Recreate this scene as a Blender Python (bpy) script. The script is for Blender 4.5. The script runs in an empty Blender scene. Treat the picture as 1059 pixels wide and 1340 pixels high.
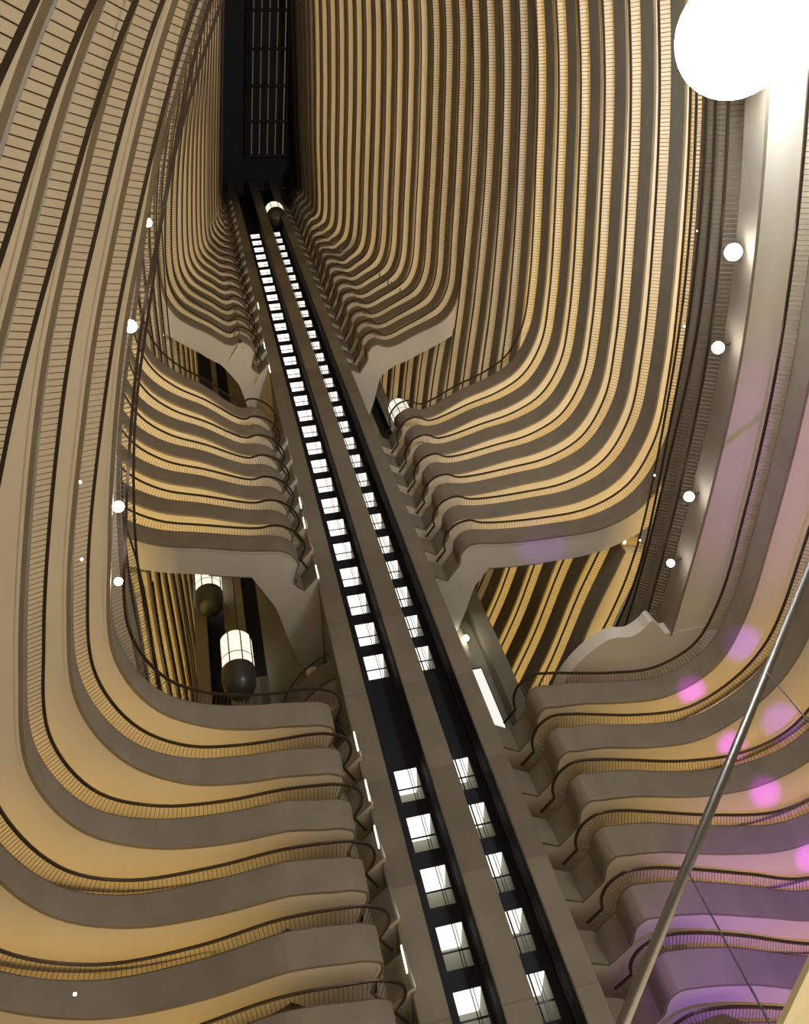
import bpy, math, random
import numpy as np
random.seed(7)
C = bpy.context.scene.collection
sc = bpy.context.scene

# ------------------------------------------------------------------ camera
F, PITCH, ROLL, YAW = 1151.08, .931103, -.379592, .285544
cy, sy = math.cos(YAW), math.sin(YAW)
fwd = np.array([sy*math.cos(PITCH), cy*math.cos(PITCH), math.sin(PITCH)])
rgt = np.array([cy, -sy, 0.]); upv = np.cross(rgt, fwd)
RR = math.cos(ROLL)*rgt + math.sin(ROLL)*upv
UU = -math.sin(ROLL)*rgt + math.cos(ROLL)*upv
from mathutils import Matrix, Vector
cam_d = bpy.data.cameras.new('camera'); cam = bpy.data.objects.new('camera', cam_d); C.objects.link(cam)
M = Matrix.Identity(4)
for r in range(3):
    M[r][0], M[r][1], M[r][2] = RR[r], UU[r], -fwd[r]
cam.matrix_world = M
cam_d.sensor_fit = 'VERTICAL'; cam_d.sensor_height = 24.0; cam_d.lens = F/1340*24.0
cam_d.clip_end = 600; cam_d.clip_start = .05
sc.camera = cam

# ------------------------------------------------------------------ materials
def nmat(name, col, rough=.7, metal=0., noise=0., nscale=1., col2=None, bump=0., emit=None, estr=0.):
    m = bpy.data.materials.new(name); m.use_nodes = True
    nt = m.node_tree; b = nt.nodes['Principled BSDF']
    b.inputs['Base Color'].default_value = (*col, 1)
    b.inputs['Roughness'].default_value = rough; b.inputs['Metallic'].default_value = metal
    if emit:
        b.inputs['Emission Color'].default_value = (*emit, 1); b.inputs['Emission Strength'].default_value = estr
    if noise or bump:
        tc = nt.nodes.new('ShaderNodeTexCoord'); n = nt.nodes.new('ShaderNodeTexNoise')
        n.inputs['Scale'].default_value = nscale; n.inputs['Detail'].default_value = 5
        nt.links.new(tc.outputs['Object'], n.inputs['Vector'])
        if noise:
            cr = nt.nodes.new('ShaderNodeValToRGB')
            c2 = col2 or tuple(c*(1-noise) for c in col)
            cr.color_ramp.elements[0].position = .35; cr.color_ramp.elements[1].position = .68
            cr.color_ramp.elements[0].color = (*c2, 1); cr.color_ramp.elements[1].color = (*col, 1)
            nt.links.new(n.outputs['Fac'], cr.inputs['Fac']); nt.links.new(cr.outputs['Color'], b.inputs['Base Color'])
        if bump:
            n2 = nt.nodes.new('ShaderNodeTexNoise'); n2.inputs['Scale'].default_value = nscale*9
            nt.links.new(tc.outputs['Object'], n2.inputs['Vector'])
            bp = nt.nodes.new('ShaderNodeBump'); bp.inputs['Strength'].default_value = bump
            nt.links.new(n2.outputs['Fac'], bp.inputs['Height']); nt.links.new(bp.outputs['Normal'], b.inputs['Normal'])
    return m

def emat(name, col, s):
    m = bpy.data.materials.new(name); m.use_nodes = True; nt = m.node_tree
    nt.nodes.clear(); e = nt.nodes.new('ShaderNodeEmission'); o = nt.nodes.new('ShaderNodeOutputMaterial')
    e.inputs['Color'].default_value = (*col, 1); e.inputs['Strength'].default_value = s
    nt.links.new(e.outputs[0], o.inputs[0]); return m

def fin_mat():
    # board-formed concrete in tall cast panels with a horizontal joint every three storeys
    m = nmat('fin_concrete', (.215, .175, .122), .85, noise=.18, nscale=.5, bump=.15)
    nt = m.node_tree; b = nt.nodes['Principled BSDF']
    tc = nt.nodes.new('ShaderNodeTexCoord'); sp = nt.nodes.new('ShaderNodeSeparateXYZ')
    nt.links.new(tc.outputs['Object'], sp.inputs[0])
    d = nt.nodes.new('ShaderNodeMath'); d.operation = 'DIVIDE'; d.inputs[1].default_value = 6.0
    nt.links.new(sp.outputs['Z'], d.inputs[0])
    fr = nt.nodes.new('ShaderNodeMath'); fr.operation = 'FRACT'; nt.links.new(d.outputs[0], fr.inputs[0])
    lt = nt.nodes.new('ShaderNodeMath'); lt.operation = 'LESS_THAN'; lt.inputs[1].default_value = .015
    nt.links.new(fr.outputs[0], lt.inputs[0])
    fl = nt.nodes.new('ShaderNodeMath'); fl.operation = 'FLOOR'; nt.links.new(d.outputs[0], fl.inputs[0])
    wn = nt.nodes.new('ShaderNodeTexWhiteNoise'); wn.noise_dimensions = '1D'
    nt.links.new(fl.outputs[0], wn.inputs['W'])
    mr = nt.nodes.new('ShaderNodeMapRange'); mr.inputs['To Min'].default_value = .8; mr.inputs['To Max'].default_value = 1.12
    nt.links.new(wn.outputs['Value'], mr.inputs['Value'])
    src = b.inputs['Base Color'].links[0].from_socket
    mx = nt.nodes.new('ShaderNodeVectorMath'); mx.operation = 'SCALE'
    nt.links.new(src, mx.inputs[0]); nt.links.new(mr.outputs['Result'], mx.inputs['Scale'])
    mix = nt.nodes.new('ShaderNodeMixRGB'); mix.inputs['Color2'].default_value = (.16, .13, .10, 1)
    nt.links.new(lt.outputs[0], mix.inputs['Fac']); nt.links.new(mx.outputs['Vector'], mix.inputs['Color1'])
    nt.links.new(mix.outputs[0], b.inputs['Base Color'])
    return m

CONC = nmat('parapet_concrete', (.225, .183, .125), .85, noise=.16, nscale=.7, bump=.12)
PLAS = nmat('soffit_plaster', (.66, .60, .50), .8, noise=.05, nscale=.4)
WALLM = nmat('corridor_wall_plaster', (.72, .62, .44), .85, noise=.08, nscale=.6)
RAILM = nmat('bronze_rail', (.055, .035, .02), .45, metal=.5)
BALM = nmat('bronze_baluster', (.12, .08, .045), .5, metal=.4)
BLACK = nmat('shaft_black_lining', (.010, .011, .016), .75)
FINM = fin_mat()
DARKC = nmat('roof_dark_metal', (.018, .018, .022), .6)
FLOORM = nmat('lobby_terrazzo', (.30, .24, .17), .4, noise=.3, nscale=.8)
STRIP = emat('cove_light_warm', (1., .70, .23), 10.0)
STRIPG = emat('cove_light_gold', (1., .68, .22), 6.0)
STRIPS = emat('cove_light_soft', (1., .80, .50), 3.6)
STRIPH = emat('cove_light_high', (1., .74, .34), 5.5)
STRIPFILL = emat('ambient_fill_strip', (1., .85, .6), .9)  # added ambient fill for storeys that have no lit strip of their own
LOBC = emat('lobby_ceiling_panel', (1., .98, .88), 1.5)
LOBW = nmat('lobby_wall_paint', (.36, .36, .29), .8)
LOBD = nmat('lobby_dado', (.24, .19, .12), .6)
MULL = nmat('window_mullion_metal', (.03, .03, .03), .4, metal=.6)
STEEL = nmat('brushed_steel', (.22, .20, .17), .42, metal=.9)
CABLE = nmat('steel_cable', (.04, .03, .035), .5, metal=.5)
LENS = emat('spot_lens', (.93, .95, 1.), 60.)
LENSW = emat('warm_spot_lens', (1., .96, .85), 14.)
BIGL = emat('floodlight_lens', (.90, .95, 1.), 90.)
HOUS = nmat('lamp_housing', (.03, .03, .03), .5, metal=.3)
CARG = emat('lift_car_ceiling_panel', (1., .95, .80), 3.2)
CARW = emat('lift_car_frosted_glass', (1., .93, .75), 1.1)
CARB = nmat('lift_car_belly', (.10, .10, .085), .35, metal=.4)
WALLG = nmat('lift_wing_concrete', (.25, .22, .16), .85, noise=.2, nscale=.4)
SKYL = emat('skylight_festoon', (1., .80, .42), .10)
SAIL = nmat('sail_fabric', (.42, .36, .22), .8)
NUBL = emat('corridor_lamp', (1., .97, .75), 22.)
SLIT = emat('core_slot_light', (1., .93, .68), 3.0)

# ------------------------------------------------------------------ mesh helpers
def new_mesh(name, v, f, m, parent=None, smooth=False, mats=None, mi=None):
    me = bpy.data.meshes.new(name)
    me.from_pydata([tuple(map(float, p)) for p in v], [], [tuple(int(i) for i in q) for q in f])
    for mm in (mats or [m]): me.materials.append(mm)
    if mi is not None: me.polygons.foreach_set('material_index', list(mi))
    if smooth: me.polygons.foreach_set('use_smooth', [True]*len(me.polygons))
    me.update()
    o = bpy.data.objects.new(name, me); C.objects.link(o)
    if parent: o.parent = parent
    return o

class MB:
    def __init__(s): s.v = []; s.f = []; s.mi = []
    def add(s, v, f, k=0):
        n = len(s.v); s.v += [tuple(p) for p in v]; s.f += [tuple(i+n for i in q) for q in f]; s.mi += [k]*len(f)
    def box(s, x0, x1, y0, y1, z0, z1, k=0):
        v = [(x, y, z) for z in (z0, z1) for y in (y0, y1) for x in (x0, x1)]
        s.add(v, [(0, 2, 3, 1), (4, 5, 7, 6), (0, 1, 5, 4), (2, 6, 7, 3), (0, 4, 6, 2), (1, 3, 7, 5)], k)
    def quad(s, a, b, c, d, k=0): s.add([a, b, c, d], [(0, 1, 2, 3)], k)
    def tube(s, a, b, r, n=8, k=0, r2=None):
        a = Vector(a); b = Vector(b); d = (b-a).normalized()
        u = d.orthogonal().normalized(); w = d.cross(u); r2 = r if r2 is None else r2
        v = []
        for p, q in ((a, r), (b, r2)):
            for i in range(n):
                t = 2*math.pi*i/n; v.append(p+u*math.cos(t)*q+w*math.sin(t)*q)
        f = [(i, (i+1) % n, n+(i+1) % n, n+i) for i in range(n)] + [tuple(range(n))[::-1], tuple(range(n, 2*n))]
        s.add(v, f, k)
    def lathe(s, c, prof, n=20, k=0):
        v = []; 
        for r, z in prof:
            for i in range(n):
                t = 2*math.pi*i/n; v.append((c[0]+r*math.cos(t), c[1]+r*math.sin(t), c[2]+z))
        f = []
        for j in range(len(prof)-1):
            for i in range(n): f.append((j*n+i, j*n+(i+1) % n, (j+1)*n+(i+1) % n, (j+1)*n+i))
        f.append(tuple(range(n))[::-1]); f.append(tuple(range((len(prof)-1)*n, len(prof)*n)))
        s.add(v, f, k)
    def obj(s, name, mats, parent=None, smooth=False):
        mats = mats if isinstance(mats, list) else [mats]
        return new_mesh(name, s.v, s.f, mats[0], parent, smooth, mats, s.mi)

def thing(name, label, cat, group=None, loc=(0, 0, 0)):
    o = bpy.data.objects.new(name, None); C.objects.link(o); o.location = loc
    o.empty_display_size = .2
    o['label'] = label; o['category'] = cat; o['kind'] = 'thing'
    if group: o['group'] = group
    return o
def tag(o, label, cat, group=None):
    o['label'] = label; o['category'] = cat; o['kind'] = 'thing'
    if group: o['group'] = group
    return o
def struct(o): o['kind'] = 'structure'; return o

# ------------------------------------------------------------------ plan curves
def Z(i): return 16.67 + 3.0*i          # handrail height of storey i

def catmull(P, start, step):
    """straight to P[start], smooth spline after it; returns evenly stepped points"""
    P = [np.array(p, float) for p in P]
    out = []
    for a, b in zip(P[:start], P[1:start+1]):
        n = max(2, int(np.linalg.norm(b-a)/.4))
        for t in range(n): out.append(a+(b-a)*t/n)
    Q = P[start:]
    Q = [2*Q[0]-Q[1]] + Q + [2*Q[-1]-Q[-2]]
    for k in range(1, len(Q)-2):
        p0, p1, p2, p3 = Q[k-1:k+3]
        t0 = 0; t1 = t0+max(1e-3, np.linalg.norm(p1-p0))**.5; t2 = t1+max(1e-3, np.linalg.norm(p2-p1))**.5; t3 = t2+max(1e-3, np.linalg.norm(p3-p2))**.5
        n = max(3, int(np.linalg.norm(p2-p1)/step))
        for j in range(n):
            t = t1+(t2-t1)*j/n
            A1 = (t1-t)/(t1-t0)*p0+(t-t0)/(t1-t0)*p1; A2 = (t2-t)/(t2-t1)*p1+(t-t1)/(t2-t1)*p2; A3 = (t3-t)/(t3-t2)*p2+(t-t2)/(t3-t2)*p3
            B1 = (t2-t)/(t2-t0)*A1+(t-t0)/(t2-t0)*A2; B2 = (t3-t)/(t3-t1)*A2+(t-t1)/(t3-t1)*A3
            out.append((t2-t)/(t2-t1)*B1+(t-t1)/(t2-t1)*B2)
    out.append(P[-1])
    return np.array(out)

NR = [(11.95, 37.9), (12.57, 37.0), (12.42, 36.1), (12.65, 35.1), (13.35, 34.5), (14.4, 34.6)]
NR10 = [(11.95, 37.9), (12.57, 37.0), (12.45, 36.3), (12.65, 35.65), (13.3, 34.95), (14.25, 34.75)]
NR30 = [(12.0, 38.3), (12.45, 37.0), (12.35, 36.4), (12.6, 35.6), (13.4, 35.2), (14.4, 35.35)]
NR35 = [(12.0, 38.2), (12.4, 37.2), (12.35, 36.8), (12.5, 36.4), (12.7, 36.0), (13.1, 35.75)]
RK = {
 0: NR+[(17.0,35.8),(21.2,38.3),(25.5,40.0),(29.0,38.2),(30.6,34.0),(31.2,27),(31,17.5),(29.8,8),(27.5,-2),(24,-12)],
 1: NR+[(16.4,35.4),(19.7,37.0),(23.2,38.6),(26.8,37.7),(28.7,33.8),(29.5,27),(29.3,17.5),(28,8),(25.8,-2),(22,-12)],
 2: NR+[(16.0,35.2),(19.8,36.7),(23.3,37.5),(25.9,36.3),(27.4,33.2),(28.0,27),(27.8,17.5),(26.6,8),(24.4,-2),(20.8,-12)],
 3: NR+[(16.2,35.15),(19.5,36.2),(22.8,36.5),(25.1,35.5),(26.4,32.8),(26.9,26.5),(26.7,17.5),(25.6,8),(23.4,-2),(19.8,-12)],
 4: NR+[(15.8,35.0),(18.3,35.7),(21.2,35.9),(23.6,34.3),(24.95,31.9),(25.45,26),(25.3,17.5),(24.1,8),(22,-2),(18.5,-12)],
 5: NR+[(16.0,35.0),(18.2,35.5),(20.6,35.7),(22.8,34.5),(23.75,31.7),(24.05,26),(23.9,17.5),(22.75,8),(20.5,-2),(17,-12)],
 10: NR10+[(15.15,35.12),(19.6,35.5),(23.0,35.25),(25.6,33.8),(27.1,30.6),(27.4,26),(26.95,17.5),(25.8,8),(23.6,-2),(20,-12)],
 16: NR10+[(15.15,35.25),(18.4,33.9),(20.6,33.05),(22.6,31.8),(23.95,29.4),(24.4,26),(24.4,17.5),(23.9,8),(22,-2),(18.5,-12)],
 21: NR10+[(15.15,35.35),(17.5,34.5),(19.2,33.75),(20.6,32.9),(21.5,31.2),(21.95,26),(22.35,17.5),(22.4,8),(21,-2),(18,-12)],
 30: NR30+[(15.05,35.8),(15.6,35.4),(16.1,35.0),(16.45,34.5),(16.8,33.4),(17.5,26),(18.2,17.5),(18.6,8),(18,-2),(16,-12)],
 35: NR35+[(13.5,35.6),(13.8,35.5),(14.1,35.3),(14.3,35.0),(14.5,34.2),(15.0,26),(15.7,17.5),(16.2,8),(16,-2),(15,-12)],
 40: NR35+[(13.3,35.7),(13.5,35.6),(13.7,35.4),(13.8,35.0),(13.9,34.2),(14.3,26),(14.85,17.5),(15.3,8),(15.3,-2),(14.5,-12)],
}
NL = [(3.05,36.4),(2.5,35.2),(2.95,34.3),(2.85,33.3),(2.0,32.65),(1.1,32.45)]
NL10 = [(3.05,36.8),(2.6,35.8),(3.0,34.9),(2.65,33.8),(1.85,33.05),(1.05,32.8)]
NL30 = [(3.1,37.3),(2.7,36.4),(3.0,35.6),(2.7,34.7),(1.9,34.0),(1.2,33.8)]
NL35 = [(3.1,37.4),(2.9,36.6),(3.1,35.9),(2.9,35.3),(2.6,34.9),(2.3,34.7)]
LK = {
 0: NL+[(-1.5,32.2),(-5,32.9),(-9,33.6),(-12.5,31.8),(-13.8,28),(-13.0,21.5),(-9.4,12.5),(-6.0,6.5),(-2.7,1.9),(3,-5)],
 1: NL+[(-1.2,32.3),(-4.5,32.85),(-8.1,32.6),(-11,30.4),(-12,26.5),(-11.4,21.0),(-7.9,12),(-4.5,6.2),(-1.7,1.7),(4,-5)],
 2: NL+[(-.8,32.25),(-3.8,32.45),(-7.0,32.15),(-9.1,30.7),(-10.4,26.6),(-9.6,20.5),(-6.3,12),(-3.8,6.9),(-1,1.9),(4.6,-5)],
 3: NL+[(-.5,32.25),(-3,32.25),(-5.8,31.7),(-7.9,30.2),(-8.95,26.7),(-7.95,21.4),(-5.0,11.9),(-3.2,7.6),(-.3,1.9),(5,-5)],
 4: NL+[(-.4,32.4),(-2.3,32.25),(-4.4,31.7),(-6.3,30.0),(-7.4,26.5),(-6.6,21.3),(-4.3,13.6),(-2.6,9),(.5,2.3),(5.5,-5)],
 5: NL+[(-.2,32.4),(-1.7,32.15),(-3.3,31.6),(-5.1,30.2),(-6.2,27),(-5.2,21),(-3.1,13.0),(-1.6,8.9),(1.0,2.5),(6,-5)],
 10: NL10+[(.2,32.85),(-3.1,32),(-5.9,31.1),(-7.9,29.4),(-8.9,26.5),(-8.5,21.5),(-6.6,13),(-5,9),(-2,2.5),(3,-5)],
 16: NL10+[(.4,33.0),(-2.1,30.7),(-3.9,29.25),(-5.2,27.6),(-5.85,25.2),(-5.6,21),(-4,13),(-2.6,9),(0,2.5),(4.5,-5)],
 21: NL10+[(.4,33.35),(-1.2,32.15),(-2.5,31.15),(-3.75,29.9),(-4.35,28),(-3.4,21),(-1.0,13),(.6,8),(3,2.5),(6.5,-5)],
 30: NL30+[(.75,33.75),(.5,33.5),(.25,33.1),(.0,32.5),(-.1,31.6),(1.2,22),(2.8,13),(3.8,8),(5.2,2.5),(8,-5)],
 35: NL35+[(2.15,34.55),(2.0,34.3),(1.92,33.9),(1.9,33.3),(1.95,32),(3.5,22),(4.9,13),(5.7,8),(6.9,2.5),(9.5,-5)],
 40: NL35+[(2.4,34.6),(2.5,34.3),(2.6,33.9),(2.7,33.5),(2.9,32.5),(4.4,22),(5.8,13),(6.6,8),(7.8,2.5),(10,-5)],
}
# measured clear half-widths of the right hand wall (mid gallery), storey by storey
GR = {10:27.0,11:26.6,12:26.15,13:25.7,14:25.25,15:24.8,16:24.3,17:23.95,18:23.6,19:23.25,20:22.85,21:22.4,22:22.0,23:21.6,24:21.2,25:20.65,
      26:20.2,27:19.7,28:19.2,29:18.75,30:18.25,31:17.8,32:17.3,33:16.75,34:16.2,35:15.7,36:15.35,37:15.1,38:15.0,39:14.9,40:14.8}
def ctrl(K, i):
    ks = sorted(K); 
    if i in K: return [tuple(p) for p in K[i]]
    if i < 0: return [(p[0]+(p[0]-q[0])*-i*.9, p[1]+(p[1]-q[1])*-i*.9) for p, q in zip(K[0], K[1])]
    a = max(k for k in ks if k < i); b = min(k for k in ks if k > i); t = (i-a)/(b-a)
    return [((1-t)*p[0]+t*q[0], (1-t)*p[1]+t*q[1]) for p, q in zip(K[a], K[b])]

GAPS = (6, 7, 8, 9, 17, 18, 19, 20)
RG = {6: [(21.5,34.6),(21.85,30),(22.1,26),(22.2,17.5),(21.2,8),(19,-2),(15.5,-12)],
      7: [(19.0,62),(20.6,50),(21.8,39.5),(22.5,33.4),(23.0,26),(23.3,17.5),(22.3,8),(20,-2),(16.5,-12)],
      8: [(17.8,72),(20.2,57),(22.4,44),(24.0,36.5),(24.5,26),(24.5,17.5),(23.5,8),(21.2,-2),(17.6,-12)],
      9: [(17.2,72),(19.4,57),(21.7,49.4),(24.1,43),(25.35,37.2),(25.9,26),(25.7,17.5),(24.6,8),(22.4,-2),(18.8,-12)],
      17: [(18.5,74),(21.2,52),(23.2,35),(23.8,27.3),(23.95,17.5),(23.6,8),(22,-2),(18.4,-12)],
      18: [(18,74),(20.7,52),(22.4,36.5),(23.2,28.2),(23.6,17.5),(23.3,8),(21.8,-2),(18.3,-12)],
      19: [(17.4,74),(20.1,52),(21.6,38),(22.6,29.2),(23.25,17.5),(23.0,8),(21.6,-2),(18.2,-12)],
      20: [(16.8,74),(19.3,52),(21.0,38.5),(22.0,30.2),(22.85,17.5),(22.7,8),(21.3,-2),(18.1,-12)]}
LG = {6: [(-6.2,34.5),(-5.9,30),(-5.6,25),(-4.3,17.9),(-2.5,12.1),(-1.2,8.2),(1.6,2.5),(6.3,-5)],
      7: [(-8.6,60),(-7.4,40),(-6.9,31),(-6.3,25),(-5.0,17.9),(-3.3,12.1),(-2.0,8.2),(.8,2.5),(5.6,-5)],
      8: [(-9.2,60),(-8.0,38),(-7.4,31),(-7.0,25),(-5.8,17.9),(-4.2,12.1),(-3,8.2),(0,2.5),(4.8,-5)],
      9: [(-8.9,62),(-7.5,40),(-7.1,32.5),(-7.4,25),(-6.7,17.9),(-5.4,12.1),(-4,8.2),(-1,2.5),(4,-5)],
      17: [(-8,70),(-6.6,45),(-5.9,32),(-5.5,25),(-5.0,20),(-3.4,13),(-2,8),(.6,2.5),(5,-5)],
      18: [(-7.7,70),(-6.3,45),(-5.6,32),(-5.1,25),(-4.5,20),(-2.8,13),(-1.4,8),(1.2,2.5),(5.4,-5)],
      19: [(-7.4,70),(-6,45),(-5.3,32),(-4.7,25),(-4.0,20),(-2.2,13),(-.8,8),(1.8,2.5),(5.8,-5)],
      20: [(-7.1,70),(-5.7,45),(-5,32),(-4.3,25),(-3.6,20),(-1.6,13),(-.1,8),(2.4,2.5),(6.1,-5)]}
def far_ctrl(side, i):
    if side == 'R':
        if i < 17: s = .42*(i-9); return [(17.2-s,72),(19.4-s,57),(21.75-s,49.4),(23.4-s,43),(24.3-s,40.2),(25.0-s,37.9)]
        s = .62*(i-21); return [(16.4-s,74),(18.5-s,55),(20.1-s,41),(21.2-s*1.1,34.5)]
    if i < 17: s = .24*(i-9); return [(-8.9+s,66),(-8+s,52),(-7.5+s,40),(-7.2+s,35.8)]
    s = .42*(i-21); return [(-6.8+s,70),(-5.4+s,45),(-4.7+s,36),(-4.4+s,32.6)]

def path_for(side, i):
    if i in GAPS:
        P = (RG if side == 'R' else LG)[i]; return catmull(P, 0, .9), None
    K = RK if side == 'R' else LK
    c = ctrl(K, i)
    if side == 'R' and i >= 10:
        dx = GR[i]-c[12][0]
        for k in range(9, len(c)):
            w = {9: .35, 10: .6, 11: .85}.get(k, 1.)
            c[k] = (c[k][0]+dx*w, c[k][1])
    p = catmull(c, 1, .5)
    return p, c

def normals(p, side):
    d = np.gradient(p, axis=0); d /= np.linalg.norm(d, axis=1)[:, None]+1e-9
    s = 1 if side == 'R' else -1
    return np.stack([-d[:, 1]*s, d[:, 0]*s], 1)

def clean(p):
    """drop repeated points"""
    keep = [0]
    for k in range(1, len(p)):
        if np.linalg.norm(p[k]-p[keep[-1]]) > .12: keep.append(k)
    return p[keep]

def sweep(p, n, sec, z, closed=True):
    """sweep section [(outward offset, dz)] along plan path"""
    N, Mm = len(p), len(sec)
    v = []
    for k in range(N):
        for o, dz in sec:
            off = o if not isinstance(o, (list, np.ndarray)) else o[k]
            v.append((p[k, 0]+n[k, 0]*off, p[k, 1]+n[k, 1]*off, z+dz))
    f = []
    rng = range(Mm) if closed else range(Mm-1)
    for k in range(N-1):
        for m in rng:
            m2 = (m+1) % Mm
            f.append((k*Mm+m, k*Mm+m2, (k+1)*Mm+m2, (k+1)*Mm+m))
    if closed:
        f.append(tuple(range(Mm))[::-1]); f.append(tuple((N-1)*Mm+m for m in range(Mm)))
    return v, f

W = 2.5   # walkway depth
def back_curve(side, p, n, c, wide=0.):
    """outer line of the deck: a constant walkway, opening out to the lift lobby next to the tower"""
    if c is None: return p+n*(W+wide)
    kA = int(np.argmin(np.linalg.norm(p-np.array(c[6]), axis=1))); kB = max(kA+1, int(np.argmin(np.linalg.norm(p-np.array(c[8]), axis=1))))
    q = p+n*(W+wide*np.clip((np.arange(len(p))-kA)/(kB-kA), 0, 1))[:, None]
    lob = [(11.2,44.),(12.6,44.),(13.5,41.5),(14.2,39.0),(15.2,37.8)] if side == 'R' else [(3.3,44.),(1.8,44.),(1.1,41.0),(.6,38.2),(-.3,36.0)]
    lob = np.array(lob)
    # index where the straight bridge begins (control point 5/6)
    tgt = np.array(c[6]); k6 = int(np.argmin(np.linalg.norm(p-tgt, axis=1)))
    s = np.linspace(0, 1, k6+1)
    ls = np.linspace(0, 1, len(lob))
    for k in range(k6+1):
        q[k] = (np.interp(s[k], ls, lob[:, 0]), np.interp(s[k], ls, lob[:, 1]))
    end = q[min(k6+1, len(q)-1)].copy()
    lastlob = q[k6].copy()
    # ease the lobby outline into the walkway line
    for k in range(max(0, k6-3), k6+1):
        w = (k-(k6-3))/4; q[k] = q[k]*(1-w)+end*w
    return q

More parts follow.
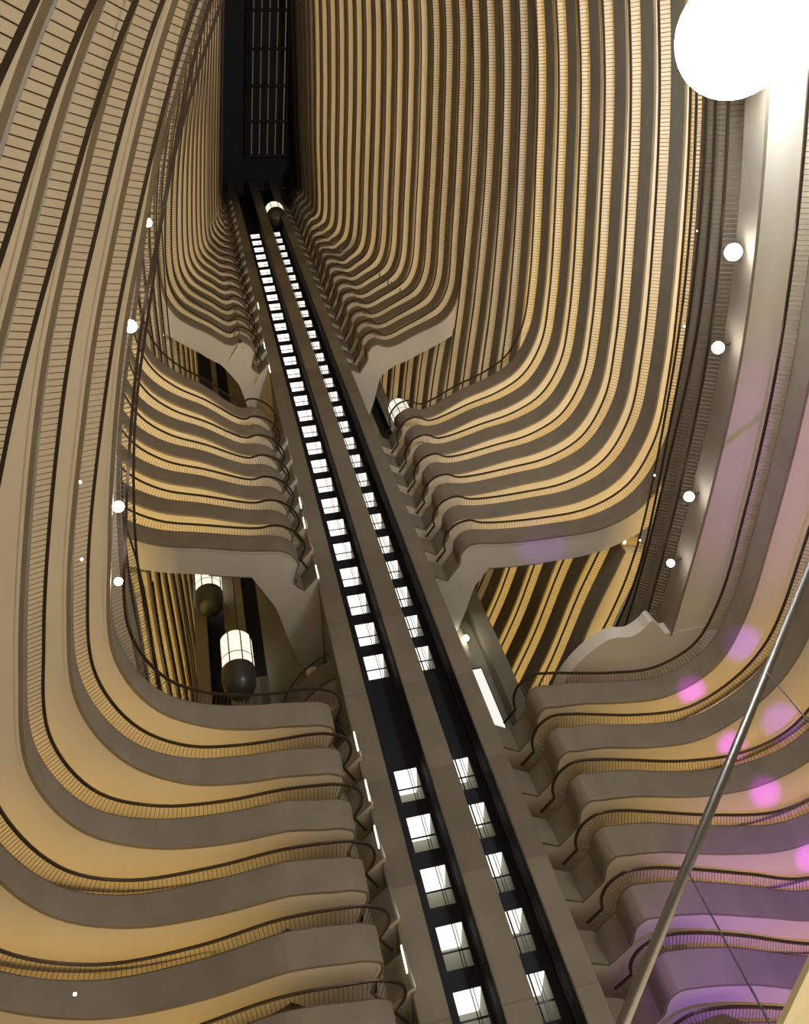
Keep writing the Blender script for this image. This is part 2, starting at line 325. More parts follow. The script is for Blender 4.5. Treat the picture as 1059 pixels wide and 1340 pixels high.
WALLS = {'R': {}, 'L': {}}
def balcony(side, i, label, group, far=False):
    if far: p = catmull(far_ctrl(side, i), 0, 1.2); c = None
    else: p, c = path_for(side, i)
    p = clean(p); n = normals(p, side); z = Z(i)
    high = i >= 24
    t = thing('balcony', label, 'balcony', group, (float(p[0, 0]), float(p[0, 1]), z-1.07))
    off = np.array([-p[0, 0], -p[0, 1], -(z-1.07)])
    def ob(name, v, f, m, par=None, **k):
        v = np.array(v)+off
        return new_mesh(name, v, f, m, par or t, **k)
    # parapet: set back further, and shallower on the lowest storeys, along the side galleries
    if c is not None:
        kA = int(np.argmin(np.linalg.norm(p-np.array(c[7]), axis=1))); kB = max(kA+1, int(np.argmin(np.linalg.norm(p-np.array(c[9]), axis=1))))
        tt = np.clip((np.arange(len(p))-kA)/(kB-kA), 0, 1); tt = tt*tt*(3-2*tt)
    else: tt = np.ones(len(p))
    o1 = .33+.17*tt; bot = -1.93+tt*(.25 if i <= 5 else (-.10 if i >= 10 else 0.))
    F = p+n*o1[:, None]; pre = np.zeros((0, 2)); lead = None
    if c is not None:
        # round the nose the rail leans out furthest; past it the parapet folds in a V back to the tower
        k1 = int(np.argmin(np.linalg.norm(p-np.array(c[1]), axis=1))); k5 = int(np.argmin(np.linalg.norm(p-np.array(c[5]), axis=1)))
        k7 = int(np.argmin(np.linalg.norm(p-np.array(c[6]), axis=1)))
        o1 = o1+.24*np.clip((k7-np.arange(len(p)))/max(1, k7-k5), 0, 1); F = p+n*o1[:, None]
        V = np.array((12.2, 38.1) if side == 'R' else (2.5, 36.95)); T = np.array((11.0, 37.3) if side == 'R' else (3.45, 35.9))
        B = np.array(c[1])+np.array((.42, -.12) if side == 'R' else (-.62, .42))
        for k in range(k1+1): F[k] = V+(B-V)*k/max(1, k1)
        for k in range(k1+1, min(k1+4, len(p))):
            w_ = (k-k1)/4.; F[k] = F[k]*w_+(B+(F[min(k1+4, len(p)-1)]-B)*w_)*(1-w_)
        pre = np.array([T, T+(V-T)*.5])
    Fx = np.concatenate([pre, F]); botx = np.concatenate([np.full(len(pre), bot[0]), bot]); nF = normals(Fx, side); NP = len(pre)
    def ring(rows):
        """rows: list of per-vertex lists of 3D points"""
        Mm = len(rows); n_ = len(rows[0]); v = [rows[m][k] for k in range(n_) for m in range(Mm)]; f = []
        for k in range(n_-1):
            for m in range(Mm): f.append((k*Mm+m, k*Mm+(m+1) % Mm, (k+1)*Mm+(m+1) % Mm, (k+1)*Mm+m))
        f.append(tuple(range(Mm))[::-1]); f.append(tuple((n_-1)*Mm+m for m in range(Mm)))
        return v, f
    def at(P2, dz): 
        dz = np.broadcast_to(dz, (len(P2),)); return [(a_[0], a_[1], z+b_) for a_, b_ in zip(P2, dz)]
    G = Fx+nF*.15
    v, f = ring([at(Fx, -.42), at(Fx, botx), at(G, botx), at(G, -.42)])
    ob('parapet', v, f, CONC)
    # deck: soffit with a shallow edge band, a recessed field, top face
    q = back_curve(side, p, n, c, 2.6 if i <= 6 else 0.)   # the flaring lower decks run back to the wall below
    N = len(p); qx = np.concatenate([np.repeat(q[:1], NP, axis=0), q]); G2 = Fx+nF*.26
    if c is None:
        for k in range(len(qx)):
            if np.dot(qx[k]-G2[k], nF[k]) < 0: qx[k] = G2[k]+nF[k]
    v, f = ring([at(G, botx), at(G2, botx), at(G2, botx+.06), at(qx, botx+.06), at(qx, -1.07), at(G, -1.07)])
    if c is not None:     # lobby floor plate in one piece between the folded parapet and the tower
        loop = [tuple(a_) for a_ in (Fx+nF*.12)[:NP+k7+1]]+[tuple(a_) for a_ in qx[:NP+k7+1][::-1]]
        lp = [loop[0]]
        for a_ in loop[1:]:
            if math.hypot(a_[0]-lp[-1][0], a_[1]-lp[-1][1]) > .08: lp.append(a_)
        n0 = len(v); v += [(a_[0], a_[1], z+bot[0]+.05) for a_ in lp]; f.append(tuple(range(n0, n0+len(lp))))
    ob('deck_slab', v, f, PLAS)
    # handrail
    hw = .06
    v, f = sweep(p, n, [(-hw, 0), (-hw, -.09), (hw, -.09), (hw, 0)], z)
    hr = ob('handrail', v, f, RAILM)
    # balusters: flare outward over the atrium from the top of the parapet to the handrail
    if not high:
        seg = np.linalg.norm(np.diff(p, axis=0), axis=1); s = np.concatenate([[0], np.cumsum(seg)])
        v = []; f = []; d = 0.
        if c is not None: sE = s[int(np.argmin(np.linalg.norm(p-np.array(c[10]), axis=1)))]
        else: sE = 0
        while d < s[-1]:
            x = np.interp(d, s, p[:, 0]); y = np.interp(d, s, p[:, 1]); nx = np.interp(d, s, n[:, 0]); ny = np.interp(d, s, n[:, 1]); fx = np.interp(d, s, F[:, 0]); fy = np.interp(d, s, F[:, 1])
            r = .012 if d < sE else .016
            tx, ty = -ny*r, nx*r
            A = (x+nx*.02, y+ny*.02, z-.05); B = (fx+nx*.06, fy+ny*.06, z-.43)
            b0 = len(v)
            for P_ in (A, B):
                v += [(P_[0]+tx, P_[1]+ty, P_[2]), (P_[0]-tx, P_[1]-ty, P_[2]), (P_[0], P_[1], P_[2]-.03)]
            f += [(b0, b0+3, b0+4, b0+1), (b0+1, b0+4, b0+5, b0+2), (b0+2, b0+5, b0+3, b0)]
            d += .18 if d < sE else .22
        # low rail along the foot
        v2, f2 = ring([at(Fx, -.38), at(Fx, -.41), at(Fx+nF*.03, -.41), at(Fx+nF*.03, -.38)])
        b0 = len(v); v += v2; f += [tuple(a+b0 for a in q_) for q_ in f2]
        o = ob('balusters', v, f, BALM); 
    # cove light along the back of the soffit
    # (planter uplight trough standing on the deck behind the parapet, washing the soffit above)
    off_ = (side == 'R' and i >= 36) or (side == 'L' and i >= 38)
    if not off_:
        k0 = 0
        if c is not None: k0 = int(np.argmin(np.linalg.norm(p-np.array(c[6]), axis=1)))
        if i in (16, 30) and c is not None: k0 = int(np.argmin(np.linalg.norm(p-np.array(c[9]), axis=1)))
        if N-k0 > 3:
            a_ = 1.9 if i <= 4 else 1.2
            sec = [(a_, -.70), (a_, -.60), (a_+.12, -.60), (a_+.12, -.70)]
            mt = STRIPFILL if i in (5, 6, 7, 8) else (STRIP if i < 17 else STRIPH)  # the unlit storeys get the added fill strip instead of a cove light
            if i <= 4 and c is not None:      # the lowest storeys glow gold round the bend and paler along the side wall
                kS = int(np.argmin(np.linalg.norm(p-np.array(c[10]), axis=1)))
                v, f = sweep(p[k0:kS+1], n[k0:kS+1], sec, z); ob('uplight_strip', v, f, STRIPG)
                v, f = sweep(p[kS:], n[kS:], sec, z); ob('uplight_strip', v, f, STRIPS)
            else:
                v, f = sweep(p[k0:], n[k0:], sec, z); ob('uplight_strip', v, f, mt)
    # bridge back parapet
    if c is not None:
        kE = int(np.argmin(np.linalg.norm(p-np.array(c[7]), axis=1)))
        k0 = int(np.argmin(np.linalg.norm(p-np.array(c[6]), axis=1)))+1
        if kE-k0 > 3 and i < 24:
            v, f = sweep(p[k0:kE], n[k0:kE], [(W-.12, -1.86), (W+.1, -1.86), (W+.1, -.1), (W-.12, -.1)], z)
            ob('rear_parapet', v, f, CONC)
        WALLS[side][i] = (p[kE:], n[kE:])
    else:
        WALLS[side][(i, 'far') if far else i] = (p, n)
    return t

ORD = ['lowest', 'second from the bottom', 'third from the bottom', 'fourth from the bottom', 'fifth from the bottom', 'topmost']
def nth(k, n):  # position within a stack
    w = ['lowest', 'second', 'third', 'fourth', 'fifth', 'sixth', 'seventh', 'eighth', 'ninth', 'tenth', 'eleventh', 'twelfth', 'thirteenth',
         'fourteenth', 'fifteenth', 'sixteenth', 'seventeenth', 'eighteenth', 'nineteenth', 'twentieth']
    if k == 0: return 'lowest'
    if k == n-1: return 'topmost'
    return w[k]+' from bottom'
for side, sn in (('R', 'right'), ('L', 'left')):
    for i in range(-2, 6):
        balcony(side, i, f'broad curved balcony {sn} of the lift tower, {nth(i+2,8)} of eight below the opening', f'balconies below the lower opening, {sn} side')
    for i in range(6, 10):
        balcony(side, i, f'unlit gallery on the {sn} wall beside the lower opening, {nth(i-6,4)} of four', f'galleries at the lower opening, {sn} wall')
    for i in range(10, 17):
        balcony(side, i, f'gold-lit curved balcony, middle stack {sn} of the tower, {nth(i-10,7)} of seven', f'middle stack of balconies, {sn} side')
    for i in range(17, 21):
        balcony(side, i, f'straight gallery on the {sn} wall beside the upper opening, {nth(i-17,4)} of four', f'galleries at the upper opening, {sn} wall')
    for i in range(21, 31):
        balcony(side, i, f'narrow curved balcony, upper stack {sn} of the tower, {nth(i-21,10)} of ten', f'upper stack of balconies, {sn} side')
    for i in range(31, 41):
        balcony(side, i, f'thin distant balcony under the roof, {sn} wall, {nth(i-31,10)} of ten', f'topmost ten balconies, {sn} wall')
    for i in range(10, 15):
        balcony(side, i, f'far gallery in the lower opening {sn} of tower, {nth(i-10,5)} of five', f'far galleries through the lower opening, {sn}', far=True)
    for i in range(21, 27):
        balcony(side, i, f'far gallery in the upper opening {sn} of tower, {nth(i-21,6)} of six', f'far galleries through the upper opening, {sn}', far=True)

# corridor walls behind the galleries, one storey high strips following each gallery
for side, nm in (('R', 'wall_right'), ('L', 'wall_left')):
    mb = MB()
    for key, (p, n) in WALLS[side].items():
        i = key[0] if isinstance(key, tuple) else key
        if len(p) < 2: continue
        z = Z(i)
        v, f = sweep(p, n, [(W, -1.07), (W, 1.10), (W+.3, 1.10), (W+.3, -1.07)], z)
        mb.add(v, f)
    struct(mb.obj(nm, WALLM))

# landing with a wavy edge where the first gallery meets the far half
P_ = [(21.7,34.4),(21.3,33.9),(20.7,33.2),(20.3,33.7),(19.6,34.15),(18.5,34.0),(17.3,34.7),(16.0,36.4),(15.2,39.5),(15.4,43),(24,43),(24.2,34.4)]
z1 = Z(6)-1.93
P_ = [tuple(q_) for q_ in catmull(P_[:9], 0, .3)]+P_[9:]
v = [(x, y, z1) for x, y in P_]+[(x, y, z1+.9) for x, y in P_]; n_ = len(P_)
f = [tuple(range(n_))[::-1], tuple(range(n_, 2*n_))]+[(k, (k+1) % n_, n_+(k+1) % n_, n_+k) for k in range(n_)]
tag(new_mesh('landing', v, f, PLAS), 'pale landing slab with a wavy edge under the right galleries', 'landing')

# ------------------------------------------------------------------ lift tower
TOP = 147.
E = [3.458, 4.741, 6.847, 8.189, 9.937, 10.99]
tower = thing('lift_tower', 'tall concrete lift tower with two dark shafts and lit lobby windows', 'lift tower', None, (7.22, 38.5, -1.6))
OFF = np.array([-7.22, -38.5, 1.6])
def tob(mb, name, mats, par=None, smooth=False):
    mb.v = [tuple(np.array(q)+OFF) for q in mb.v]; return mb.obj(name, mats, par or tower, smooth)
for a, b in ((E[0], E[1]), (E[2], E[3]), (E[4], E[5])):
    mb = MB(); mb.box(a, b, 36.506, 40.6, -1.6, TOP)
    mb.box(a+.04, b-.04, 36.47, 36.506, -1.6, TOP)
    tob(mb, 'concrete_fin', FINM)
mb = MB(); mb.box(E[0], E[1], 40.6, 56, -1.6, TOP); mb.box(E[4], E[5], 40.6, 56, -1.6, TOP); mb.box(E[1], E[4], 42.3, 56, -1.6, TOP)
tob(mb, 'rear_mass', WALLG)
shafts = [(E[1], E[2], 5.353, 6.60), (E[3], E[4], 8.25, 9.50)]
YB = 38.537
def wtop(n): return 18.40+3*n
FL = [n for n in range(-5, 37) if n not in (5, 6)]
for si, (a, b, wx0, wx1) in enumerate(shafts):
    wx0 = max(wx0, a+.02) if si == 1 else wx0
    mb = MB()
    # dark side linings and back wall strips round the windows
    mb.box(a, a+.03, 36.56, YB, -1.6, TOP); mb.box(b-.03, b, 36.56, YB, -1.6, TOP)
    mb.box(a, wx0, YB, YB+.1, -1.6, TOP); mb.box(wx1, b, YB, YB+.1, -1.6, TOP)
    zs = [-1.6]
    for n in FL: zs += [wtop(n)-2.1, wtop(n)]
    zs.append(TOP)
    for k in range(0, len(zs), 2): mb.box(wx0, wx1, YB, YB+.1, zs[k], zs[k+1])
    # guide rails
    for gx in (a+.25, b-.22):
        mb.box(gx, gx+.06, 37.2, 37.3, -1.6, TOP)
    tob(mb, 'shaft_lining', BLACK)
    for n in FL:
        if n < -1: continue
        zt = wtop(n); zb = zt-2.1
        mb = MB(); y0, y1 = YB+.1, YB+2.2; xx0, xx1 = wx0-.02, wx1+.02
        mb.quad((xx0, y0, zt), (xx1, y0, zt), (xx1, y1, zt), (xx0, y1, zt), 0)      # bright lobby ceiling
        mb.quad((xx0, y1, zb+.75), (xx1, y1, zb+.75), (xx1, y1, zt), (xx0, y1, zt), 1)
        mb.quad((xx0, y1, zb), (xx1, y1, zb), (xx1, y1, zb+.75), (xx0, y1, zb+.75), 2)
        mb.quad((xx0, y0, zb), (xx0, y1, zb), (xx0, y1, zt), (xx0, y0, zt), 1)
        mb.quad((xx1, y0, zb), (xx1, y1, zb), (xx1, y1, zt), (xx1, y0, zt), 1)
        mb.quad((xx0, y0, zb), (xx1, y0, zb), (xx1, y1, zb), (xx0, y1, zb), 2)
        w = tob(mb, 'lobby_window', [LOBC, LOBW, LOBD])
        mb = MB()
        cx = wx0+(wx1-wx0)*.62
        mb.box(cx-.02, cx+.02, YB+.02, YB+.07, zb, zt); mb.box(cx+.12, cx+.15, YB+.02, YB+.07, zb, zt)
        mb.box(wx0, wx1, YB+.03, YB+.07, zb+.78, zb+.86)
        mb.v = [tuple(np.array(q)+OFF) for q in mb.v]
        mb.obj('mullion', MULL, w)

# side wings of the tower with outer lift shafts
def wing(label, x0, x1, y0, y1, sx0, sx1, zt, zr0):
    t = thing('lift_wing', label, 'lift wing', None, ((x0+x1)/2, y0, -1.6)); o3 = np.array([-(x0+x1)/2, -y0, 1.6])
    mb = MB(); mb.box(x0, sx0, y0, y0+1.2, -1.6, zt); mb.box(sx1, x1, y0, y0+1.2, -1.6, zt); mb.box(x0, x1, y0+1.2, y1, -1.6, zt)
    mb.v = [tuple(np.array(q)+o3) for q in mb.v]; mb.obj('wing_wall', WALLG, t)
    mb = MB(); mb.box(sx0, sx0+.03, y0+.05, y0+1.19, zr0, zt); mb.box(sx1-.03, sx1, y0+.05, y0+1.19, zr0, zt); mb.box(sx0, sx1, y0+1.1, y0+1.19, zr0, zt)
    mb.v = [tuple(np.array(q)+o3) for q in mb.v]; mb.obj('shaft_lining', BLACK, t)
wing('concrete lift wing left of the tower with a dark glass-lift shaft', -2.3, 2.0, 44.0, 52, -1.75, -.65, TOP, 46)
wing('narrow concrete lift wing behind the left cars, further from the tower', -6.0, -2.6, 48.5, 56, -5.0, -3.6, 70, 40)
wing('concrete lift wing right of the tower beside the far galleries', 12.4, 15.9, 44.0, 52, 13.6, 14.8, TOP, 60)

# small lobby balcony bridging tower and wing in the lower opening
t = thing('lobby_balcony', 'small curved lobby balcony left of the tower inside the lower opening', 'balcony', None, (2, 41, Z(8)-1.07))
pp = catmull([(3.5,39.2),(2.6,39.6),(1.3,40.8),(.2,42.8),(-.1,44.2)], 0, .4); nn = normals(pp, 'L'); zz = Z(8)
o3 = np.array([-2., -41., -(zz-1.07)])
def lob(name, sec, m):
    v, f = sweep(pp, nn, sec, zz); return new_mesh(name, np.array(v)+o3, f, m, t)
lob('parapet', [(.0, -.45), (.0, -1.95), (.2, -1.95), (.2, -.45)], CONC)
lob('deck_slab', [(.2, -1.95), (2.2, -1.95), (2.2, -1.07), (.2, -1.07)], PLAS)
lob('handrail', [(-.2, 0), (-.2, -.06), (-.12, -.06), (-.12, 0)], RAILM)

# corridor lamps and slots of light on the tower flanks
def lamp_ball(label, p, r, m=NUBL, group=None):
    mb = MB(); prof = [(r*math.sin(a), -r*math.cos(a)) for a in np.linspace(.15, math.pi-.15, 9)]
    mb.lathe((0, 0, 0), prof, 14); o = mb.obj('globe_lamp', m, None, True); o.location = p; tag(o, label, 'lamp', group); return o

def ray(u, v):
    k = (u-529.5)/F*RR-(v-670)/F*UU+fwd; return k
def at_y(u, v, y): k = ray(u, v); return k*(y/k[1])
def at_z(u, v, z): k = ray(u, v); return k*(z/k[2])
def at_x(u, v, x): k = ray(u, v); return k*(x/k[0])

g = 'slot lights up the left flank of the tower'
pos = {0: 'beside the lowest left balcony', 2: 'third up', 3: 'fourth up'}
slots = [(529, 1255), (493, 1095), (481, 1034), (466, 970), (415, 748), (398, 684), (393, 658), (353, 483), (346, 452), (338, 400)]
names = ['lowest', 'second lowest', 'third lowest', 'fourth lowest', 'fifth lowest', 'sixth lowest', 'seventh lowest', 'third highest', 'second highest', 'highest']
for (u, v_), nm in zip(slots, names):
    P = at_x(u, v_, 3.38); 
    mb = MB(); mb.box(-.03, .03, -.12, .12, -.55, .55); o = mb.obj('slot_light', SLIT); o.location = P
    tag(o, f'{nm} of the slim upright slot lights up the left flank of the tower', 'wall light', g)

P = at_y(442, 893, 40.5); lamp_ball('bright globe lamp just left of the tower below the small lobby balcony', P, .30)
l = bpy.data.lights.new('globe_glow', 'POINT'); l.energy = 420; l.color = (1, .95, .55); l.shadow_soft_size = .3
o = bpy.data.objects.new('globe_glow', l); C.objects.link(o); o.location = (P[0], P[1]-.6, P[2]-.6)
P = at_y(610, 835, 43.8); lamp_ball('globe lamp right of the tower between tower and right lift wing', P, .22)
l = bpy.data.lights.new('lobby_glow', 'POINT'); l.energy = 90; l.color = (1, .97, .8); l.shadow_soft_size = .3
o = bpy.data.objects.new('lobby_glow', l); C.objects.link(o); o.location = (P[0]-.3, P[1]-.7, P[2])
# tall lit doorway right of the tower
mb = MB(); a = at_y(622, 880, 43.86); b = at_y(655, 948, 43.86)
mb.box(-.38, .38, 0, .1, -2.7, 2.7, 0); mb.box(-.44, -.38, -.05, .1, -2.8, 2.8, 1); mb.box(.38, .44, -.05, .1, -2.8, 2.8, 1); mb.box(-.44, .44, -.05, .1, 2.7, 2.8, 1)
o = mb.obj('lit_glass_screen', [emat('lit_screen', (1, .98, .9), .95), MULL]); o.location = tuple((a+b)/2)
tag(o, 'tall white lit glass screen right of the tower beside the lower right wing', 'glass screen')

# ------------------------------------------------------------------ scenic lift cars
def lift_car(label, u, v_, y, r, hh=2.3):
    c = at_y(u, v_, y); t = thing('lift_car', label, 'lift car', 'glass lift cars', tuple(c))
    mb = MB(); mb.lathe((0, 0, 0), [(r*.80, 2.45), (r*.97, 2.2), (r, 1.9), (r, -.75)], 24); 
    mb.f = mb.f[:-2]; mb.mi = mb.mi[:-2]; mb.obj('glass_capsule', CARW, t, True)
    mb = MB(); mb.lathe((0, 0, 0), [(r*.3, 2.5), (r*.80, 2.45), (r*.78, 2.42)], 24); mb.obj('ceiling_panel', CARG, t)
    mb = MB(); mb.lathe((0, 0, 0), [(r*.80, 2.5), (r*.6, 2.75), (r*.3, 2.95), (r*.1, 3.0)], 24); mb.obj('roof_dome', CARB, t, True)
    mb = MB(); mb.lathe((0, 0, 0), [(r*1.02, -.75), (r*1.04, -1.4), (r*.98, -2.2), (r*.75, -2.8), (r*.25, -3.1)], 24); mb.obj('underbelly', CARB, t, True)
    for k in range(8):
        a = 2*math.pi*(k+.5)/8; mb = MB(); mb.tube((math.cos(a)*r*1.01, math.sin(a)*r*1.01, -.8), (math.cos(a)*r*1.0, math.sin(a)*r*1.0, 2.3), .045, 6); mb.obj('mullion', MULL, t)
    mb = MB(); mb.lathe((0, 0, 0), [(r*1.03, .02), (r*1.04, .06), (r*1.03, .1)], 24); mb.f = mb.f[:-2]; mb.mi = mb.mi[:-2]; mb.obj('waist_band', MULL, t)
    return t
lift_car('lit glass lift car nearer the camera in the lower left opening', 311, 868, 43.0, 1.12)
lift_car('lit glass lift car higher and further left in the lower left opening', 273, 770, 47.4, 1.12)
lift_car('lit glass lift car right of the tower in the upper right opening', 527, 546, 43.0, 1.05)
lift_car('small lit lift car climbing the right shaft near the tower top', 361, 281, 37.1, 1.35)

# ------------------------------------------------------------------ roof
ceil = MB(); ceil.box(-30, 40, -30, 95, 150, 150.6); struct(ceil.obj('ceiling', DARKC))
fl = MB(); fl.box(-45, 60, -45, 100, -1.9, -1.6); struct(fl.obj('floor', FLOORM))
mb = MB(); mb.box(-30, 40, 92, 93, -1.6, 150); struct(mb.obj('wall_far', WALLM))
# plain dark walls above the topmost gallery
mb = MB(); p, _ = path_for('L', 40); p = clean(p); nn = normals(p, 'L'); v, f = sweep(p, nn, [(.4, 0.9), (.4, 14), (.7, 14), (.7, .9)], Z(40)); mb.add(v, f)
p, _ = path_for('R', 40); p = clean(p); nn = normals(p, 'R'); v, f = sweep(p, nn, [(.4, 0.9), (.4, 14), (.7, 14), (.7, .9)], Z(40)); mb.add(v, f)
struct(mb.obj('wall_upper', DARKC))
sk = thing('skylight', 'dark roof skylight strung with rows of dim golden lights', 'skylight', None, (11, 20, 145))
o3 = np.array([-11, -20, -145.])
A = at_z(333, -40, 145.); B = at_z(329, 203, 145.); A2 = at_z(376, -40, 145.); B2 = at_z(370, 203, 145.)
for k in range(5):
    t = k/4; a = A*(1-t)+A2*t+o3; b = B*(1-t)+B2*t+o3
    mb = MB(); mb.tube(a, b, .085 if k == 4 else .06, 5)
    mb.obj('light_string', SKYL, sk)
mb = MB()
for k in range(7):
    t = k/5.; a = A*(1-t)+B*t+o3; b = A2*(1-t)+B2*t+o3; mb.tube(a-np.array([.6, 0, .3]), b+np.array([.6, 0, -.3]), .22, 6)
for a, b in ((A, B), (A2, B2)):
    d = .5*(1 if a is A2 else -1); mb.tube(a+o3+np.array([d, 0, 0]), b+o3+np.array([d, 0, 0]), .2, 6)
mb.obj('skylight_frame', DARKC, sk)

# ------------------------------------------------------------------ spotlights on the first gallery parapets
def spotlight(label, P, r, lens, body_to, energy, col=(.93, .95, 1.), group='white spotlights on the gallery parapets', blend=1.):
    t = thing('spotlight', label, 'spotlight', group, tuple(P))
    d = (Vector((0, 0, 0))-Vector(P)).normalized()
    u = -d
    mb = MB(); mb.tube(d*.0, u*r*1.2, r*.97, 24, 0, r*.7); mb.obj('lamp_housing', HOUS, t, True)
    mb = MB(); mb.tube(d*.02, d*.06, r, 32); mb.tube(d*.06, d*(.06+r*.25), r, 32, 0, r*.75); mb.obj('lens', lens, t, True)
    bt = Vector(body_to)-Vector(P)
    mb = MB(); mb.tube(u*r*.8, bt, .05, 6); mb.obj('bracket', HOUS, t)
    if energy:
        l = bpy.data.lights.new('spot_glow', 'POINT'); l.energy = energy; l.color = col; l.shadow_soft_size = r
        o = bpy.data.objects.new('spot_glow', l); C.objects.link(o); o.location = Vector(P)+d*(r*.6+.25)
def on_wall(side, u, v_, zg):
    P = at_z(u, v_, zg); return P
zr = Z(6)-1.3
S = [(960, 330, .36, 'right wall, largest but one of the row of five'), (940, 455, .27, 'right wall, middle of the row of five'),
     (902, 650, .25, 'right wall, second lowest of the row of five'), (878, 737, .20, 'right wall, lowest of the row of five'),
     (171, 427, .22, 'left wall, brightest of the row of four'), (193, 291, .14, 'left wall, topmost of the row of four'),
     (155, 663, .22, 'left wall, second lowest of the row of four'), (155, 761, .17, 'left wall, lowest of the row of four')]
for u, v_, r, wh in S:
    P = at_z(u, v_, zr if u > 500 else Z(5)-1.1); sd = 1 if u > 500 else -1
    spotlight('white spotlight on the parapet, '+wh, P, r, LENS, (P[0]+sd*.9, P[1], P[2]+.3), 60*(r/.25)**2)
P = at_z(962, 48, zr)
spotlight('glaring round floodlight in the upper right corner, lens enlarged to the glare', P, 2.15, BIGL, (P[0]+2.6, P[1]+.5, P[2]+.5), 10000, (.78, .88, 1.))  # lens disc drawn far oversize so it covers the lamp's glare
l = bpy.data.lights.new('upper_wall_fill', 'SPOT'); l.energy = 26000; l.color = (.78, .88, 1.); l.spot_size = 2.0; l.spot_blend = 1.; l.shadow_soft_size = .8  # added fill that brightens the upper right parapets, set apart from the floodlight
o = bpy.data.objects.new('upper_wall_fill', l); C.objects.link(o); o.location = (P[0]-3.0, P[1]+.2, P[2]-.5)
o.rotation_euler = (Vector((19, 22, 72))-o.location).to_track_quat('-Z', 'Y').to_euler()
# tiny pin lights
for (u, v_, zz, wh) in [(913, 302, Z(9), 'right wall, highest'), (896, 427, Z(9), 'right wall, second highest'), (857, 622, Z(9), 'right wall, second lowest'), (838, 707, Z(9)-.6, 'right wall, lowest'),
                   (118, 391, Z(4)-.9, 'left wall, highest'), (105, 631, Z(4)-.9, 'left wall, middle'), (107, 732, Z(4)-.9, 'left wall, lowest'), (98, 1301, Z(0)-1.2, 'on the lowest left balcony')]:
    P = at_z(u, v_, zz-.25); o = lamp_ball('tiny white pin light, '+wh, P, .05, LENSW, 'tiny pin lights'); o.name = 'pin_light'

# violet uplighters standing on the lobby floor, aimed at the right balconies
def uplight(label, loc, target, ang, energy, col, blend=.6):
    t = thing('uplighter', label, 'uplighter', 'violet uplighters', tuple(loc))
    mb = MB(); mb.tube((0, 0, 0), (0, 0, .35), .16, 12); mb.obj('lamp_housing', HOUS, t)
    l = bpy.data.lights.new('violet_beam', 'SPOT'); l.energy = energy; l.color = col; l.spot_size = ang; l.spot_blend = 1.; l.shadow_soft_size = .1
    o = bpy.data.objects.new('violet_beam', l); C.objects.link(o); o.location = Vector(loc)+Vector((0, 0, .6))
    o.rotation_euler = (Vector(target)-o.location).to_track_quat('-Z', 'Y').to_euler()
MAG = (.62, .02, 1.); VIO = (.30, .04, 1.)
tg = [at_z(u, v_, Z(i)-1.9) for (u, v_, i) in ((900, 893, 5), (948, 960, 4), (1005, 1030, 3), (1052, 1108, 2))]
print('violet targets', [np.round(q, 1) for q in tg])

# ------------------------------------------------------------------ raking steel mast and cables at the right
mast = thing('steel_mast', 'long polished steel tube raking up across the lower right', 'steel tube', None, (-2.1, 11.4, -1.6))
Pa = ray(815, 1340); Pa = Pa*(5/Pa[2]); Pb = ray(1059, 745); Pb = Pb*(14/Pb[2]); d = (Pb-Pa)
base = Pa+d*((-1.6-Pa[2])/d[2]); tip = Pa+d*((19-Pa[2])/d[2])
mast.location = tuple(base)
mb = MB(); mb.tube((0, 0, 0), tip-base, .085, 20); mb.obj('tube', STEEL, mast, True)
mb = MB(); mb.tube((0, 0, 0), (0, 0, .12), .3, 16); mb.obj('base_plate', STEEL, mast)
def cable(label, u1, v1, u2, v2, tt):
    # starts on the mast where it shows at (u1, v1)
    best = min((abs(np.cross(ray(u1, v1)/np.linalg.norm(ray(u1, v1)), (base+(tip-base)*s)/np.linalg.norm(base+(tip-base)*s))).sum(), s) for s in np.linspace(.2, 1, 400))
    a = base+(tip-base)*best[1]; k = ray(u2, v2); b = k*tt; e = a+(b-a)*1.35
    mb = MB(); mb.tube((0, 0, 0), e-a, .012, 6); o = mb.obj('stay_cable', CABLE); o.location = tuple(a); tag(o, label, 'cable')
cable('thin dark stay cable running from the steel tube to the bottom edge', 903, 1143, 1000, 1325, 7.5)
cable('thin dark stay cable at the right edge, upper part of the steel tube', 1009, 884, 1059, 945, 11.)

# fabric sail corner at the bottom right
a = ray(1075, 1215)*6.; b = ray(1010, 1352)*6.; c_ = ray(1120, 1352)*6.2; d_ = ray(1130, 1220)*6.2
cen = (a+b+c_+d_)/4; nrm = np.cross(b-a, c_-a); nrm /= np.linalg.norm(nrm)
v = [q-cen for q in (a, b, c_, d_)]+[q-cen+nrm*.05 for q in (a, b, c_, d_)]
o = new_mesh('fabric_sail', v, [(0, 1, 2, 3), (7, 6, 5, 4), (0, 4, 5, 1), (1, 5, 6, 2), (2, 6, 7, 3), (3, 7, 4, 0)], SAIL); o.location = tuple(cen)
tag(o, 'beige fabric sail corner at the bottom right', 'fabric sail')

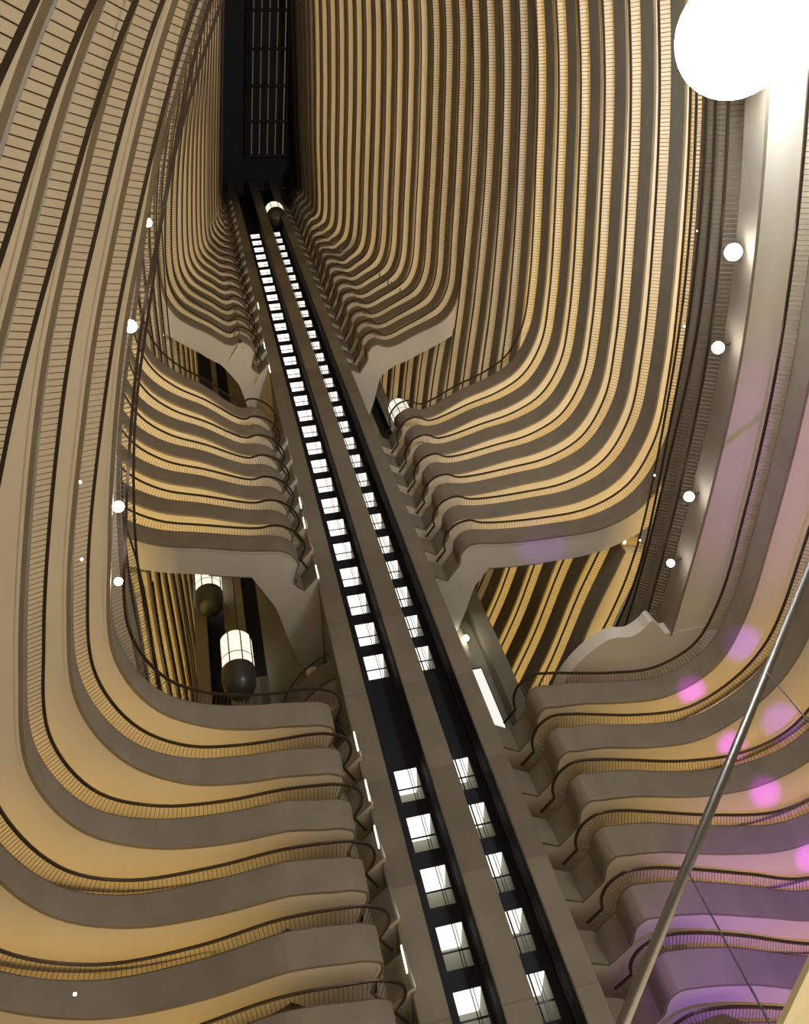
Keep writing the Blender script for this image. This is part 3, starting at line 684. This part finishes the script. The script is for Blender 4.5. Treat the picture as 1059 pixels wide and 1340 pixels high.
VIO_LIST = [
 ('violet uplighter, first of the row beside the camera', (3.2, 2.0), (905, 903), .040, 210000, MAG),
 ('violet uplighter, second of the row beside the camera', (3.6, 2.3), (950, 972), .040, 210000, MAG),
 ('violet uplighter, third of the row beside the camera', (4.0, 2.6), (1009, 1040), .043, 210000, MAG),
 ('violet uplighter, fourth of the row beside the camera', (4.4, 2.9), (1057, 1120), .043, 210000, MAG),
 ('violet uplighter, fifth of the row beside the camera', (4.8, 3.2), (972, 842), .055, 110000, VIO),
 ('violet uplighter, sixth of the row beside the camera', (5.2, 3.5), (1012, 938), .055, 110000, VIO),
 ('violet uplighter, seventh of the row beside the camera', (5.6, 3.8), (710, 712), .08, 40000, VIO),
 ('wide violet uplighter nearest the right wall, washing the lower right balconies', (6.2, 4.4), (1020, 1270), .46, 80000, VIO),
 ('wide violet uplighter washing the upper part of the right wall', (6.8, 4.8), (1050, 620), .40, 20000, (.6, .2, 1.)),
]
for (lb, (x, y), (u, v_), ang, en, col) in VIO_LIST:
    k = ray(u, v_); tz = 30. if v_ < 1000 else 22.
    if u < 800: tz = 45.
    T = k*(tz/k[2]); uplight(lb, (x, y, -1.6), T, ang, en, col)

# general light of the hall: an added upward area lamp as warm ambient fill, unseen
def area(name, loc, rot, sx, sy_, e, col):
    l = bpy.data.lights.new(name, 'AREA'); l.shape = 'RECTANGLE'; l.size = sx; l.size_y = sy_; l.energy = e; l.color = col
    o = bpy.data.objects.new(name, l); C.objects.link(o); o.location = loc; o.rotation_euler = rot; return o
area('lobby_fill', (9, 16, 1.0), (math.pi, 0, 0), 22, 30, 3600, (1., .86, .64))

w = bpy.data.worlds.new('world'); sc.world = w; w.use_nodes = True
w.node_tree.nodes['Background'].inputs['Color'].default_value = (.9, .75, .55, 1)
w.node_tree.nodes['Background'].inputs['Strength'].default_value = .17
sc.view_settings.view_transform = 'Standard'; sc.view_settings.look = 'None'; sc.view_settings.gamma = 1; sc.view_settings.exposure = 0
sc.cycles.use_denoising = True
sc.cycles.max_bounces = 5; sc.cycles.diffuse_bounces = 4; sc.cycles.glossy_bounces = 2
